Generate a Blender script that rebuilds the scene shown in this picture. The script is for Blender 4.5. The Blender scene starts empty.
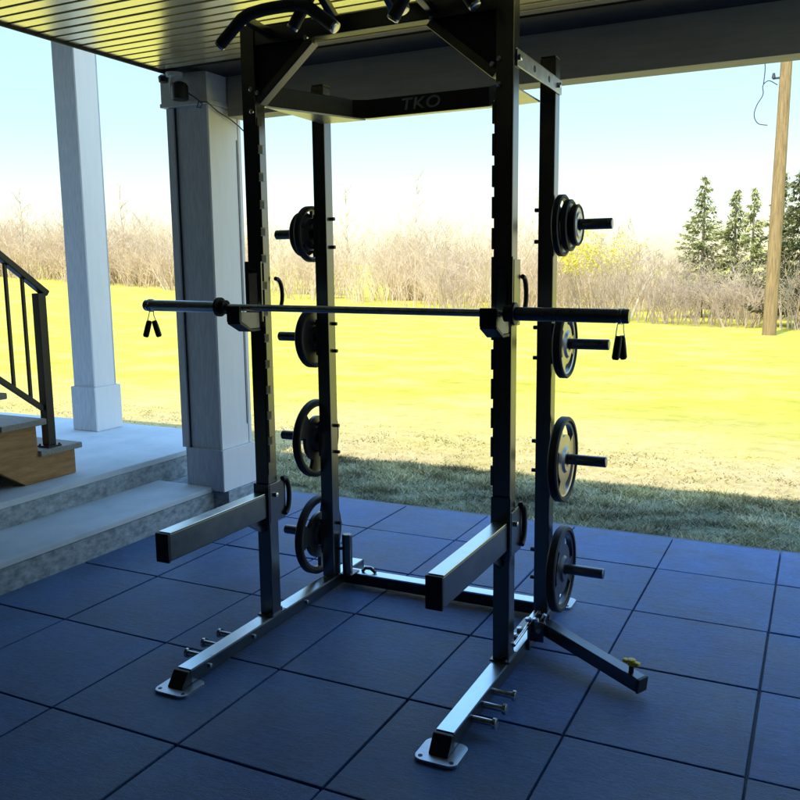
import bpy, bmesh, math, random
import numpy as np
from mathutils import Vector, Matrix
rnd = random.Random(7)
rng = np.random.default_rng(11)
PI = math.pi
sc = bpy.context.scene
COL = sc.collection

# ------------------------------------------------------------------ materials
def new_mat(name):
    m = bpy.data.materials.new(name); m.use_nodes = True
    nt = m.node_tree
    return m, nt, nt.nodes, nt.links, nt.nodes['Principled BSDF']

def mat(name, c1, c2=None, scale=8.0, rough=0.5, metal=0.0, spec=0.5, bump=0.0, bscale=None, stretch=(1,1,1),
        detail=6, rvar=0.0, lo=0.35, hi=0.65, speck=None, attr=None, bdist=0.004, ior=1.5):
    m, nt, N, L, B = new_mat(name)
    B.inputs['Metallic'].default_value = metal; B.inputs['IOR'].default_value = ior
    B.inputs['Roughness'].default_value = rough
    B.inputs['Specular IOR Level'].default_value = spec
    tc = N.new('ShaderNodeTexCoord'); mp = N.new('ShaderNodeMapping')
    L.new(tc.outputs['Object'], mp.inputs['Vector']); mp.inputs['Scale'].default_value = stretch
    nz = N.new('ShaderNodeTexNoise'); nz.inputs['Scale'].default_value = scale; nz.inputs['Detail'].default_value = detail
    nz.inputs['Roughness'].default_value = 0.65
    L.new(mp.outputs[0], nz.inputs['Vector'])
    r = N.new('ShaderNodeValToRGB')
    r.color_ramp.elements[0].position = lo; r.color_ramp.elements[1].position = hi
    c2 = c2 or c1
    r.color_ramp.elements[0].color = (*c1, 1); r.color_ramp.elements[1].color = (*c2, 1)
    L.new(nz.outputs['Fac'], r.inputs['Fac'])
    out = r.outputs['Color']
    if attr:
        at = N.new('ShaderNodeAttribute'); at.attribute_name = attr
        mx = N.new('ShaderNodeMix'); mx.data_type = 'RGBA'; mx.blend_type = 'MULTIPLY'; mx.inputs['Factor'].default_value = 1
        L.new(out, mx.inputs[6]); L.new(at.outputs['Color'], mx.inputs[7]); out = mx.outputs[2]
    L.new(out, B.inputs['Base Color'])
    if rvar:
        mr = N.new('ShaderNodeMapRange'); mr.inputs['To Min'].default_value = max(rough-rvar, .02); mr.inputs['To Max'].default_value = rough+rvar
        L.new(nz.outputs['Fac'], mr.inputs['Value']); L.new(mr.outputs[0], B.inputs['Roughness'])
    if bump:
        n2 = N.new('ShaderNodeTexNoise'); n2.inputs['Scale'].default_value = bscale or scale*4; n2.inputs['Detail'].default_value = 8
        L.new(mp.outputs[0], n2.inputs['Vector'])
        b = N.new('ShaderNodeBump'); b.inputs['Strength'].default_value = bump; b.inputs['Distance'].default_value = bdist
        L.new(n2.outputs['Fac'], b.inputs['Height']); L.new(b.outputs[0], B.inputs['Normal'])
    return m

M = {}
M['frame'] = mat('black_powder_coat', (.009,.009,.011), (.013,.013,.015), 2, .25, spec=.5, ior=2.25)
M['sleeve'] = mat('blue_steel', (.55,.66,.76), (.62,.72,.82), 8, .28, metal=1.0)
M['rail'] = mat('graphite_steel', (.70,.80,.84), (.80,.88,.90), 14, .30, metal=1.0, rvar=.07, bump=.02, bscale=300)
M['side'] = mat('grey_steel', (.12,.145,.165), (.17,.19,.21), 10, .34, metal=1.0, rvar=.07)
M['black'] = mat('black_plastic', (.008,.008,.009), (.016,.016,.018), 40, .5, bump=.1, bscale=200)
M['rubber'] = mat('black_rubber', (.010,.010,.011), (.020,.020,.022), 30, .55, bump=.1, bscale=300)
M['chrome'] = mat('bright_zinc', (.55,.56,.58), (.72,.72,.74), 40, .22, metal=1.0, rvar=.08)
M['barsteel'] = mat('dark_bar_steel', (.17,.18,.20), (.19,.20,.22), 8, .28, metal=1.0, rvar=.05)
M['plate'] = mat('grey_cast_iron', (.36,.34,.31), (.48,.45,.42), 10, .34, metal=1.0, rvar=.05)
M['platedark'] = mat('black_cast_iron', (.016,.016,.018), (.03,.03,.033), 24, .32, spec=.8, rvar=.08, bump=.08, bscale=120)
M['pad'] = mat('tan_plastic_pad', (.50,.42,.30), (.58,.49,.36), 20, .45)
M['knob'] = mat('yellow_knob', (.90,.58,.02), (.95,.66,.03), 30, .4)
M['logo'] = mat('grey_lettering', (.26,.26,.27), (.36,.36,.37), 60, .5)
M['silver'] = mat('painted_steel_plate', (.42,.43,.45), (.55,.56,.58), 18, .36, metal=1.0, rvar=.07)
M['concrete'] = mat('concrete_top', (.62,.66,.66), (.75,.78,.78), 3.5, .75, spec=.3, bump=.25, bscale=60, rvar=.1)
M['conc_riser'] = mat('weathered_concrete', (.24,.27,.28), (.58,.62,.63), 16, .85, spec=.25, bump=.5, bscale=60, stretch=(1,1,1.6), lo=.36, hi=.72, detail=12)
M['post_wood'] = mat('grey_stained_board', (.42,.46,.52), (.58,.61,.66), 16, .6, spec=.35, bump=.25, bscale=60, stretch=(5,5,.5))
M['post_lit'] = mat('pale_lit_board', (.93,.89,.86), (.97,.94,.91), 7, .55, spec=.35, bump=.12, bscale=40, stretch=(4,4,.5))  # right-hand column faces, light from that side put into the colour
M['postrim'] = mat('dark_joint', (.03,.035,.045), (.05,.055,.07), 10, .7)
M['capital'] = mat('capital_board', (.55,.55,.53), (.68,.68,.66), 10, .6, spec=.3, bump=.1)
M['soffit'] = mat('cream_soffit_board', (.90,.83,.60), (.94,.87,.65), 5, .22, metal=.78, spec=.6, stretch=(.4,2,2))
M['groove'] = mat('soffit_groove', (.03,.027,.018), (.05,.045,.03), 10, .8)
M['beam'] = mat('beam_board', (.36,.335,.27), (.44,.41,.34), 6, .55, spec=.3, stretch=(.5,4,4), bump=.08)
M['trim_shade'] = mat('dark_trim_and_shade', (.018,.016,.014), (.035,.03,.026), 8, .7)  # real edge trim, and the beam's shade painted on the ceiling
M['siding'] = mat('house_siding', (.018,.018,.019), (.028,.028,.028), 4, .8, bump=.15, stretch=(.4,1,8))
M['roof'] = mat('roof_shingle', (.05,.048,.045), (.09,.085,.08), 12, .9, bump=.3)
M['lumber'] = mat('cedar_lumber', (.36,.17,.06), (.60,.34,.13), 5, .6, spec=.3, stretch=(8,1.1,8), bump=.2, bscale=20, lo=.3, hi=.72)
M['tread'] = mat('weathered_tread', (.30,.27,.22), (.44,.40,.33), 9, .6, spec=.3, stretch=(1,7,7), bump=.25)
M['railing'] = mat('black_aluminium', (.012,.012,.013), (.022,.022,.024), 20, .38, spec=.5)
M['pole'] = mat('weathered_pole', (.20,.125,.06), (.44,.29,.13), 5, .8, spec=.2, stretch=(5,5,.5), bump=.4, lo=.3, hi=.7)
M['wire'] = mat('dark_wire', (.04,.04,.045), (.06,.06,.07), 20, .5)
M['twig'] = mat('dry_twig', (.56,.40,.27), (.92,.72,.47), .45, .85, spec=.2)
M['twigdark'] = mat('grey_brown_twig', (.40,.29,.21), (.64,.49,.36), .9, .85, spec=.2)
M['bud'] = mat('yellow_bud', (.80,.66,.06), (.90,.80,.14), 3, .8, spec=.2)
M['bark'] = mat('tree_bark', (.20,.15,.10), (.34,.26,.18), 8, .9, bump=.3)
M['needle'] = mat('spruce_needle', (.075,.088,.035), (.25,.23,.09), 1.1, .75, spec=.2, attr='tint')
M['deadwood'] = mat('bleached_deadwood', (.70,.56,.36), (.85,.72,.50), 6, .8, stretch=(3,3,.6))
M['grass'] = mat('lawn_blade', (.95,.95,.95), (1,1,1), 4, .7, spec=.25, attr='tint')

def floor_material():
    m, nt, N, L, B = new_mat('blue_black_rubber_tile')
    tc = N.new('ShaderNodeTexCoord')
    def noise(scale, st=(1,1,1), d=6, ro=.65):
        mp = N.new('ShaderNodeMapping'); mp.inputs['Scale'].default_value = st; L.new(tc.outputs['Object'], mp.inputs['Vector'])
        n = N.new('ShaderNodeTexNoise'); n.inputs['Scale'].default_value = scale; n.inputs['Detail'].default_value = d; n.inputs['Roughness'].default_value = ro
        L.new(mp.outputs[0], n.inputs['Vector']); return n.outputs['Fac']
    def math_(op, a, b, c=None):
        n = N.new('ShaderNodeMath'); n.operation = op
        for k, v in enumerate((a, b, c)):
            if v is None: continue
            if isinstance(v, (int, float)): n.inputs[k].default_value = v
            else: L.new(v, n.inputs[k])
        return n.outputs[0]
    cloud = noise(2.6, (1,1,1), 9, .72); streak = noise(5, (1.2,9,1), 7, .7); weave = noise(30, (1,2.2,1), 6, .85); grain = noise(260, (1,1,1), 2)
    f = math_('MULTIPLY_ADD', cloud, .34, math_('MULTIPLY_ADD', streak, .20, math_('MULTIPLY_ADD', weave, .34, math_('MULTIPLY', grain, .12))))
    r = N.new('ShaderNodeValToRGB'); e = r.color_ramp.elements
    e[0].position = .40; e[0].color = (*FLOOR[0], 1); e[1].position = .62; e[1].color = (*FLOOR[1], 1)
    L.new(f, r.inputs['Fac'])
    # pale dust worn into patches
    dust = noise(1.1, (1,1,1), 8, .75)
    dr = N.new('ShaderNodeMapRange'); dr.inputs['From Min'].default_value = .46; dr.inputs['From Max'].default_value = .72; dr.inputs['To Max'].default_value = .75
    L.new(dust, dr.inputs['Value'])
    dm = N.new('ShaderNodeMix'); dm.data_type = 'RGBA'; dm.inputs[7].default_value = (.17, .30, .52, 1)
    L.new(math_('MULTIPLY', dr.outputs[0], weave), dm.inputs['Factor']); L.new(r.outputs['Color'], dm.inputs[6])
    at = N.new('ShaderNodeAttribute'); at.attribute_name = 'tint'
    mx = N.new('ShaderNodeMix'); mx.data_type = 'RGBA'; mx.blend_type = 'MULTIPLY'; mx.inputs['Factor'].default_value = 1
    L.new(dm.outputs[2], mx.inputs[6]); L.new(at.outputs['Color'], mx.inputs[7])
    L.new(mx.outputs[2], B.inputs['Base Color'])
    mr = N.new('ShaderNodeMapRange'); mr.inputs['From Min'].default_value = .3; mr.inputs['From Max'].default_value = .7
    mr.inputs['To Min'].default_value = .48; mr.inputs['To Max'].default_value = .68
    L.new(cloud, mr.inputs['Value']); L.new(mr.outputs[0], B.inputs['Roughness'])
    B.inputs['Coat Weight'].default_value = .26; B.inputs['Coat Roughness'].default_value = .42; B.inputs['Coat IOR'].default_value = 1.5
    B.inputs['Sheen Weight'].default_value = .55; B.inputs['Sheen Roughness'].default_value = .3; B.inputs['Sheen Tint'].default_value = (.5, .72, 1, 1)
    b = N.new('ShaderNodeBump'); b.inputs['Strength'].default_value = 1.0; b.inputs['Distance'].default_value = .006
    L.new(math_('MULTIPLY_ADD', weave, .8, math_('MULTIPLY', grain, .5)), b.inputs['Height']); L.new(b.outputs[0], B.inputs['Normal'])
    return m
FLOOR = ((.001,.009,.045), (.040,.165,.50))
M['floor'] = floor_material()

def field_material():
    m, nt, N, L, B = new_mat('spring_lawn')
    tc = N.new('ShaderNodeTexCoord'); sx = N.new('ShaderNodeSeparateXYZ'); L.new(tc.outputs['Object'], sx.inputs[0])
    def noise(scale, st=(1,1,1), d=8):
        mp = N.new('ShaderNodeMapping'); mp.inputs['Scale'].default_value = st; L.new(tc.outputs['Object'], mp.inputs['Vector'])
        n = N.new('ShaderNodeTexNoise'); n.inputs['Scale'].default_value = scale; n.inputs['Detail'].default_value = d
        n.inputs['Roughness'].default_value = .7
        L.new(mp.outputs[0], n.inputs['Vector']); return n.outputs['Fac']
    def ramp(fac, a, b, ca, cb):
        r = N.new('ShaderNodeValToRGB'); r.color_ramp.elements[0].position = a; r.color_ramp.elements[1].position = b
        r.color_ramp.elements[0].color = (*ca, 1); r.color_ramp.elements[1].color = (*cb, 1); L.new(fac, r.inputs['Fac']); return r.outputs['Color']
    def mixc(fac, a, b):
        mx = N.new('ShaderNodeMix'); mx.data_type = 'RGBA'; L.new(fac, mx.inputs['Factor']); L.new(a, mx.inputs[6]); L.new(b, mx.inputs[7]); return mx.outputs[2]
    def mrange(v, a, b):
        n = N.new('ShaderNodeMapRange'); n.inputs['From Min'].default_value = a; n.inputs['From Max'].default_value = b; L.new(v, n.inputs['Value']); return n.outputs[0]
    big = noise(.35, (1,1,1)); mid = noise(2.2, (.8,1.2,1), 12); fine = noise(9, (1,1,1), 12); clump = noise(.9, (.6,1.0,1), 12); band = noise(.16, (.6,1.2,1), 10)
    grass = ramp(mid, .3, .7, (.37,.32,.030), (.70,.585,.090))
    straw = ramp(fine, .3, .7, (.46,.33,.13), (.72,.55,.27))
    f1 = N.new('ShaderNodeMath'); f1.operation = 'MULTIPLY_ADD'
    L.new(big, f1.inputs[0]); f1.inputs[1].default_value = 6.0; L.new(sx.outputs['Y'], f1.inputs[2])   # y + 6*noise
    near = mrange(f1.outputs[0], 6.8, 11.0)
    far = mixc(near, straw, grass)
    pm = N.new('ShaderNodeMath'); pm.operation = 'MULTIPLY'; L.new(mrange(clump, .48, .68), pm.inputs[0]); pm.inputs[1].default_value = .6
    far1 = mixc(pm.outputs[0], far, straw)
    ol = ramp(fine, .3, .7, (.27,.24,.036), (.45,.39,.065))
    pn = N.new('ShaderNodeMath'); pn.operation = 'MULTIPLY'; L.new(mrange(band, .50, .70), pn.inputs[0]); pn.inputs[1].default_value = .6
    far2 = mixc(pn.outputs[0], far1, ol)
    shade = ramp(fine, .35, .65, (.15,.17,.10), (.36,.36,.23))  # greener grass by the house, darkened further for the roof's shadow strip
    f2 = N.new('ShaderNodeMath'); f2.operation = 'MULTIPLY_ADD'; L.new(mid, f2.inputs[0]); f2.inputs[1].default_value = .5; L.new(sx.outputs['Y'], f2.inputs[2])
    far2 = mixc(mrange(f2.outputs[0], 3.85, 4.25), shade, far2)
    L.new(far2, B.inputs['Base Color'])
    B.inputs['Roughness'].default_value = .95; B.inputs['Specular IOR Level'].default_value = .1
    b = N.new('ShaderNodeBump'); b.inputs['Strength'].default_value = .8; b.inputs['Distance'].default_value = .12
    L.new(mid, b.inputs['Height']); L.new(b.outputs[0], B.inputs['Normal'])
    return m
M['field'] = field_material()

# ------------------------------------------------------------------ builders
RACK = Matrix.Translation((1.527, .312, 0)) @ Matrix.Rotation(.008, 4, 'Z')
BASE = {}
def thing(name, label, cat, base=(0,0,0), frame=None, group=None, kind=None):
    o = bpy.data.objects.new(name, None); COL.objects.link(o); o.empty_display_size = .1
    F = frame if frame is not None else Matrix.Identity(4)
    o.matrix_world = F @ Matrix.Translation(base)
    BASE[o.name] = Vector(base)
    tag(o, label, cat, group, kind); return o
def tag(o, label=None, cat=None, group=None, kind=None):
    if label: o['label'] = label
    if cat: o['category'] = cat
    if group: o['group'] = group
    if kind: o['kind'] = kind
SPLIT = {'bolt', 'rail_bolt', 'grip_stub', 'grip_cap', 'side_hole', 'bolt_hole', 'pivot_pin', 'lock_pin'}
def islands(bm):
    bm.verts.index_update(); seen = set(); out = []
    for v in bm.verts:
        if v in seen: continue
        st = [v]; seen.add(v); isl = []
        while st:
            q = st.pop(); isl.append(q)
            for e in q.link_edges:
                o2 = e.other_vert(q)
                if o2 not in seen: seen.add(o2); st.append(o2)
        out.append(isl)
    return out
def obj(name, bm, m, parent=None, base=None, frame=None, smooth=True, ang=38):
    if name in SPLIT:
        isl = islands(bm)
        if len(isl) > 1:
            last = None
            for g in isl:
                b2 = bmesh.new(); mp = {v: b2.verts.new(v.co) for v in g}
                for f in {f for v in g for f in v.link_faces}: b2.faces.new([mp[v] for v in f.verts])
                last = obj(name, b2, m, parent, base, frame, smooth, ang)
            bm.free(); return last
    me = bpy.data.meshes.new(name)
    off = BASE.get(parent.name, Vector((0,0,0))) if parent else Vector(base or (0,0,0))
    bmesh.ops.translate(bm, verts=bm.verts, vec=-off)
    bmesh.ops.recalc_face_normals(bm, faces=bm.faces)
    bm.to_mesh(me); bm.free()
    mats = m if isinstance(m, list) else [m]
    for k in mats: me.materials.append(M[k] if isinstance(k, str) else k)
    if smooth:
        me.shade_smooth(); me.set_sharp_from_angle(angle=math.radians(ang))
    o = bpy.data.objects.new(name, me); COL.objects.link(o)
    if smooth:
        wn = o.modifiers.new('weighted_normal', 'WEIGHTED_NORMAL'); wn.keep_sharp = True; wn.weight = 80
    if parent:
        o.parent = parent; BASE[o.name] = off
    else:
        F = frame if frame is not None else Matrix.Identity(4)
        o.matrix_world = F @ Matrix.Translation(off); BASE[o.name] = off
    return o
def nb(): return bmesh.new()
def box(bm, c, s, bev=0.0, rot=None, seg=2, mi=0):
    g = bmesh.ops.create_cube(bm, size=1.0)
    vs = g['verts']
    T = Matrix.Translation(c) @ (rot.to_4x4() if rot else Matrix.Identity(4)) @ Matrix.Diagonal((*s, 1))
    bmesh.ops.transform(bm, matrix=T, verts=vs)
    fs = list({f for v in vs for f in v.link_faces})
    for f in fs: f.material_index = mi
    if bev:
        es = list({e for v in vs for e in v.link_edges})
        bmesh.ops.bevel(bm, geom=es, offset=bev, segments=seg, profile=.5, affect='EDGES', clamp_overlap=True)
    return bm
def bx(bm, lo, hi, bev=0.0, mi=0):
    c = [(a+b)/2 for a, b in zip(lo, hi)]; s = [abs(b-a) for a, b in zip(lo, hi)]
    return box(bm, c, s, bev, mi=mi)
def tube(bm, pts, r, n=12, caps=True, closed=False):
    P = [Vector(p) for p in pts]; R = r if isinstance(r, (list, tuple)) else [r]*len(P)
    rings = []; up = None
    for i, p in enumerate(P):
        if closed: d = (P[(i+1) % len(P)]-P[i-1]).normalized()
        else: d = (P[min(i+1, len(P)-1)]-P[max(i-1, 0)]).normalized()
        if up is None:
            up = Vector((0,0,1)) if abs(d.z) < .9 else Vector((1,0,0))
        u = (up - d*up.dot(d)).normalized(); w = d.cross(u); up = u
        rings.append([bm.verts.new(p + (u*math.cos(2*PI*k/n)+w*math.sin(2*PI*k/n))*R[i]) for k in range(n)])
    m = len(rings)
    for i in range(m if closed else m-1):
        a, b = rings[i], rings[(i+1) % m]
        for k in range(n): bm.faces.new((a[k], a[(k+1) % n], b[(k+1) % n], b[k]))
    if caps and not closed:
        bm.faces.new(rings[0][::-1]); bm.faces.new(rings[-1])
    return bm
def bar_between(bm, a, b, w, h, bev=.004, upv=(0,0,1)):
    a, b = Vector(a), Vector(b); d = b-a; L_ = d.length; d.normalize()
    u = Vector(upv); u = (u-d*u.dot(d)).normalized(); s = u.cross(d)
    R = Matrix((s, d, u)).transposed()
    return box(bm, (a+b)/2, (w, L_, h), bev, R)
def prism(bm, poly, axis, lo, hi, bev=0):
    """poly: 2-D points; axis: extruded axis ('x','y','z')"""
    def P(a, b, t): return {'x': (t,a,b), 'y': (a,t,b), 'z': (a,b,t)}[axis]
    A = [bm.verts.new(P(a, b, lo)) for a, b in poly]; B_ = [bm.verts.new(P(a, b, hi)) for a, b in poly]
    n = len(poly)
    fs = [bm.faces.new(A), bm.faces.new(B_[::-1])]
    for i in range(n): fs.append(bm.faces.new((A[i], B_[i], B_[(i+1) % n], A[(i+1) % n])))
    if bev:
        es = list({e for f in fs for e in f.edges})
        bmesh.ops.bevel(bm, geom=es, offset=bev, segments=2, profile=.5, affect='EDGES', clamp_overlap=True)
    return bm
def lathe(bm, prof, c, axis='x', n=40, closed=True):
    """prof: list of (t along axis, radius) ; closed profile"""
    rings = []
    for t, r in prof:
        ring = []
        for k in range(n):
            a = 2*PI*k/n; u, v = r*math.cos(a), r*math.sin(a)
            q = {'x': (t,u,v), 'y': (u,t,v), 'z': (u,v,t)}[axis]
            ring.append(bm.verts.new(Vector(c)+Vector(q)))
        rings.append(ring)
    m = len(rings)
    for i in range(m if closed else m-1):
        a, b = rings[i], rings[(i+1) % m]
        for k in range(n): bm.faces.new((a[k], a[(k+1) % n], b[(k+1) % n], b[k]))
    if not closed:
        bm.faces.new(rings[0][::-1]); bm.faces.new(rings[-1])
    return bm
def np_mesh(name, V, F, mats, tint=None, smooth=False):
    me = bpy.data.meshes.new(name)
    k = F.shape[1]
    me.vertices.add(len(V)); me.vertices.foreach_set('co', V.astype(np.float32).ravel())
    me.loops.add(F.size); me.loops.foreach_set('vertex_index', F.astype(np.int32).ravel())
    me.polygons.add(len(F)); me.polygons.foreach_set('loop_start', np.arange(0, F.size, k, dtype=np.int32))
    for q in mats: me.materials.append(M[q])
    me.update(calc_edges=True); me.validate()
    if tint is not None:
        a = me.color_attributes.new('tint', 'FLOAT_COLOR', 'POINT')
        a.data.foreach_set('color', np.concatenate([tint, np.ones((len(tint), 1))], 1).astype(np.float32).ravel())
    if smooth: me.shade_smooth()
    return me

# ------------------------------------------------------------------ camera
yaw, pit, rol = -0.4598, 0.1482, -0.011
cy, sy = math.cos(yaw), math.sin(yaw)
fw = Vector((sy*math.cos(pit), cy*math.cos(pit), -math.sin(pit))); rt = Vector((cy, -sy, 0)); up = rt.cross(fw)
r2 = math.cos(rol)*rt + math.sin(rol)*up; u2 = -math.sin(rol)*rt + math.cos(rol)*up
cam = bpy.data.cameras.new('camera'); co = bpy.data.objects.new('camera', cam); COL.objects.link(co)
Mx = Matrix((r2, u2, -fw)).transposed().to_4x4(); Mx.translation = (3.1803, -2.8002, 1.6318)
co.matrix_world = Mx; cam.sensor_width = 36; cam.lens = 850.9996/800*36; cam.clip_end = 3000; cam.clip_start = .05
sc.camera = co

# ------------------------------------------------------------------ light
EL, AZ = 62, 8        # sun behind the house; AZ = degrees the beam swings toward +x as it travels to +y
sun = bpy.data.lights.new('sun', 'SUN'); so = bpy.data.objects.new('sun', sun); COL.objects.link(so)
sun.energy = 5.0; sun.angle = math.radians(.5); sun.color = (1, .94, .84)
d = Vector((math.sin(math.radians(AZ))*math.cos(math.radians(EL)), math.cos(math.radians(AZ))*math.cos(math.radians(EL)), -math.sin(math.radians(EL))))
so.rotation_euler = d.to_track_quat('-Z', 'Y').to_euler(); so.location = (0, -20, 30)
w = bpy.data.worlds.new('World'); sc.world = w; w.use_nodes = True
nt = w.node_tree; N = nt.nodes; L = nt.links
bg = N['Background']
sky = N.new('ShaderNodeTexSky'); sky.sky_type = 'NISHITA'; sky.sun_disc = False
sky.sun_elevation = math.radians(EL); sky.sun_rotation = math.radians(180+AZ)
sky.air_density = 1.0; sky.dust_density = 1.2; sky.ozone_density = 1.0; sky.altitude = 300
tcw = N.new('ShaderNodeTexCoord'); sxw = N.new('ShaderNodeSeparateXYZ'); L.new(tcw.outputs['Generated'], sxw.inputs[0])
rw = N.new('ShaderNodeValToRGB'); L.new(sxw.outputs['Z'], rw.inputs['Fac'])
el = rw.color_ramp.elements
el[0].position = 0.0; el[0].color = (1.75, 1.58, 1.25, 1)
el[1].position = .7; el[1].color = (3.2, 4.4, 4.9, 1)
for pos, c in ((.10, (1.80, 1.66, 1.42, 1)), (.16, (1.80, 1.85, 1.62, 1)), (.24, (2.15, 2.25, 1.85, 1)), (.36, (2.3, 2.8, 2.7, 1))):
    e = el.new(pos); e.color = c
mw = N.new('ShaderNodeMix'); mw.data_type = 'RGBA'; mw.blend_type = 'MULTIPLY'; mw.inputs['Factor'].default_value = 1
L.new(sky.outputs[0], mw.inputs[6]); L.new(rw.outputs['Color'], mw.inputs[7])
L.new(mw.outputs[2], bg.inputs['Color']); bg.inputs['Strength'].default_value = .15
sc.view_settings.view_transform = 'Standard'; sc.view_settings.look = 'None'; sc.view_settings.exposure = 0

# ------------------------------------------------------------------ ground
def gz(x, y):
    """terrain height"""
    s = np.maximum(0, -np.asarray(x, float)-14.0)
    ramp = .042*s*s/(s+4.0)
    ramp = np.minimum(ramp, 4.0)
    return -.06 + ramp + 0.02*np.sin(np.asarray(x)*.31)*np.cos(np.asarray(y)*.27)*np.clip((np.asarray(y)-6)/10, 0, 1)
def axis_pts(a, b, fine_lo, fine_hi, step):
    mid = np.arange(fine_lo, fine_hi+1e-6, step)
    lo = fine_lo - np.geomspace(step, fine_lo-a, 24); hi = fine_hi + np.geomspace(step, b-fine_hi, 24)
    return np.concatenate([lo[::-1], mid, hi])
gx = axis_pts(-900, 900, -70, 16, 1.0); gy = axis_pts(-200, 1500, -6, 60, 1.0)
X, Y = np.meshgrid(gx, gy); Z = gz(X, Y)
V = np.stack([X.ravel(), Y.ravel(), Z.ravel()], 1); nx = len(gx); ny = len(gy)
i, j = np.meshgrid(np.arange(nx-1), np.arange(ny-1)); a = (j*nx+i).ravel()
F = np.stack([a, a+1, a+1+nx, a+nx], 1)
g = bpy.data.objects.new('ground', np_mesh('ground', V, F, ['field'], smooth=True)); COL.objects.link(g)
tag(g, 'yellow green spring lawn stretching from the patio to the brush', None, kind='structure')

# grass blades: the shaded strip beyond the patio and the first metres of lawn
def make_grass():
    pts = []
    def area(x0, x1, y0, y1, dens):
        n = int((x1-x0)*(y1-y0)*dens); pts.append(np.stack([rng.uniform(x0, x1, n), rng.uniform(y0, y1, n)], 1))
    area(-1.2, 3.6, 2.50, 3.95, 13000); area(-6, -1.2, 2.5, 4.2, 2500); area(3.6, 5.2, 2.5, 3.9, 2500); area(-8, 6, 3.9, 5.6, 900)
    P = np.concatenate(pts)
    keep = ~((P[:,0] < -.40) & (P[:,1] < 2.82)) & ~((P[:,0] >= -.40) & (P[:,1] < 2.56+.035*np.sin(P[:,0]*9)+.02*np.sin(P[:,0]*31)))
    # uneven tufts
    tuft = np.sin(P[:,0]*7.3+2*np.sin(P[:,1]*5.1))*np.sin(P[:,1]*8.7+1.7*np.sin(P[:,0]*4.3))
    keep &= rng.uniform(0, 1, len(P)) < (.55+.45*tuft)
    P = P[keep]; tuft = tuft[keep]; n = len(P)
    near = np.clip((P[:,1]-2.5)/6, 0, 1)
    h = rng.uniform(.012, .040, n)*(1+.5*(tuft > .3))*np.clip(1-(P[:,1]-3.6)/3, .3, 1); wd = rng.uniform(.002, .0045, n)*(1+2.2*near)
    ang = rng.uniform(0, 2*PI, n); lean = rng.uniform(.4, 2.4, n)*h; la = rng.uniform(0, 2*PI, n)
    z0 = gz(P[:,0], P[:,1]) - .003
    dx, dy = np.cos(ang)*wd, np.sin(ang)*wd
    A = np.stack([P[:,0]-dx, P[:,1]-dy, z0], 1); B = np.stack([P[:,0]+dx, P[:,1]+dy, z0], 1)
    T = np.stack([P[:,0]+np.cos(la)*lean, P[:,1]+np.sin(la)*lean, z0+h], 1)
    V = np.stack([A, B, T], 1).reshape(-1, 3); F = np.arange(3*n).reshape(-1, 3)
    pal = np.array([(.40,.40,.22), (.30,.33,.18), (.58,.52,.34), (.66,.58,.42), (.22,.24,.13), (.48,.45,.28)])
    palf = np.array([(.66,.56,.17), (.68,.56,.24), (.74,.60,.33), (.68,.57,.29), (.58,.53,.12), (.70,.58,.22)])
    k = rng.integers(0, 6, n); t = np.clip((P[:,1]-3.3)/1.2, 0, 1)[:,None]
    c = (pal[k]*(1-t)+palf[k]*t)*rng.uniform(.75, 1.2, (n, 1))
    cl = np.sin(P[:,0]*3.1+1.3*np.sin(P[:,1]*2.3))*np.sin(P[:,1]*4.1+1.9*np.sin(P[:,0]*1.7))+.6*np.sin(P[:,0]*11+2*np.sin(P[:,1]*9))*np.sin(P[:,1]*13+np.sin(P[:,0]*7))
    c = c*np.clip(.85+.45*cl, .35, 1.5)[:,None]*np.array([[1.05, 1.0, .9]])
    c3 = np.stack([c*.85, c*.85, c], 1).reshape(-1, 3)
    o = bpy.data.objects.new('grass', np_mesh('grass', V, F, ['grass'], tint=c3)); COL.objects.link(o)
    tag(o, 'short rough grass growing along the far patio edge', 'grass', kind='stuff')
make_grass()

# ------------------------------------------------------------------ patio floor of square rubber tiles
CO = {0: -.011, 1: .009, 2: .011, 3: -.002, 4: -.002, 5: -.006}; RO = {-1: -.053, 0: -.025, 1: .008, 2: -.001, 3: .042, 4: .028}
def make_floor():
    bm = nb(); lay = bm.verts.layers.float_color.new('tint')
    bx(bm, (-.9, -4.3, -.12), (7.9, 2.545, -.018))
    for v in bm.verts: v[lay] = (.25, .25, .28, 1)
    xs = [i*.61+CO.get(i, 0) for i in range(-1, 14)]; ys = [j*.61+RO.get(j, 0 if j > -2 else -.05) for j in range(-7, 5)]
    R = random.Random(4)
    for i in range(len(xs)-1):
        for j in range(len(ys)-1):
            gp = .0042
            jx, jy = R.uniform(-.0015, .0015), R.uniform(-.0015, .0015); top = R.uniform(-.0012, .0012)
            n0 = len(bm.verts)
            rot = Matrix.Rotation(R.uniform(-.0018, .0018), 3, 'Z')
            box(bm, ((xs[i]+xs[i+1])/2+jx, (ys[j]+ys[j+1])/2+jy, -.012+top), (xs[i+1]-xs[i]-2*gp, ys[j+1]-ys[j]-2*gp, .026), .005, rot)
            bm.verts.ensure_lookup_table()
            k = R.uniform(.80, 1.15); t = (k*R.uniform(.95, 1.05), k, k*R.uniform(.95, 1.05), 1)
            for v in bm.verts[n0:]: v[lay] = t
    o = obj('patio_floor', bm, 'floor'); tag(o, 'dark blue rubber tile patio floor under the roof', None, kind='structure')
make_floor()

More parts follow.
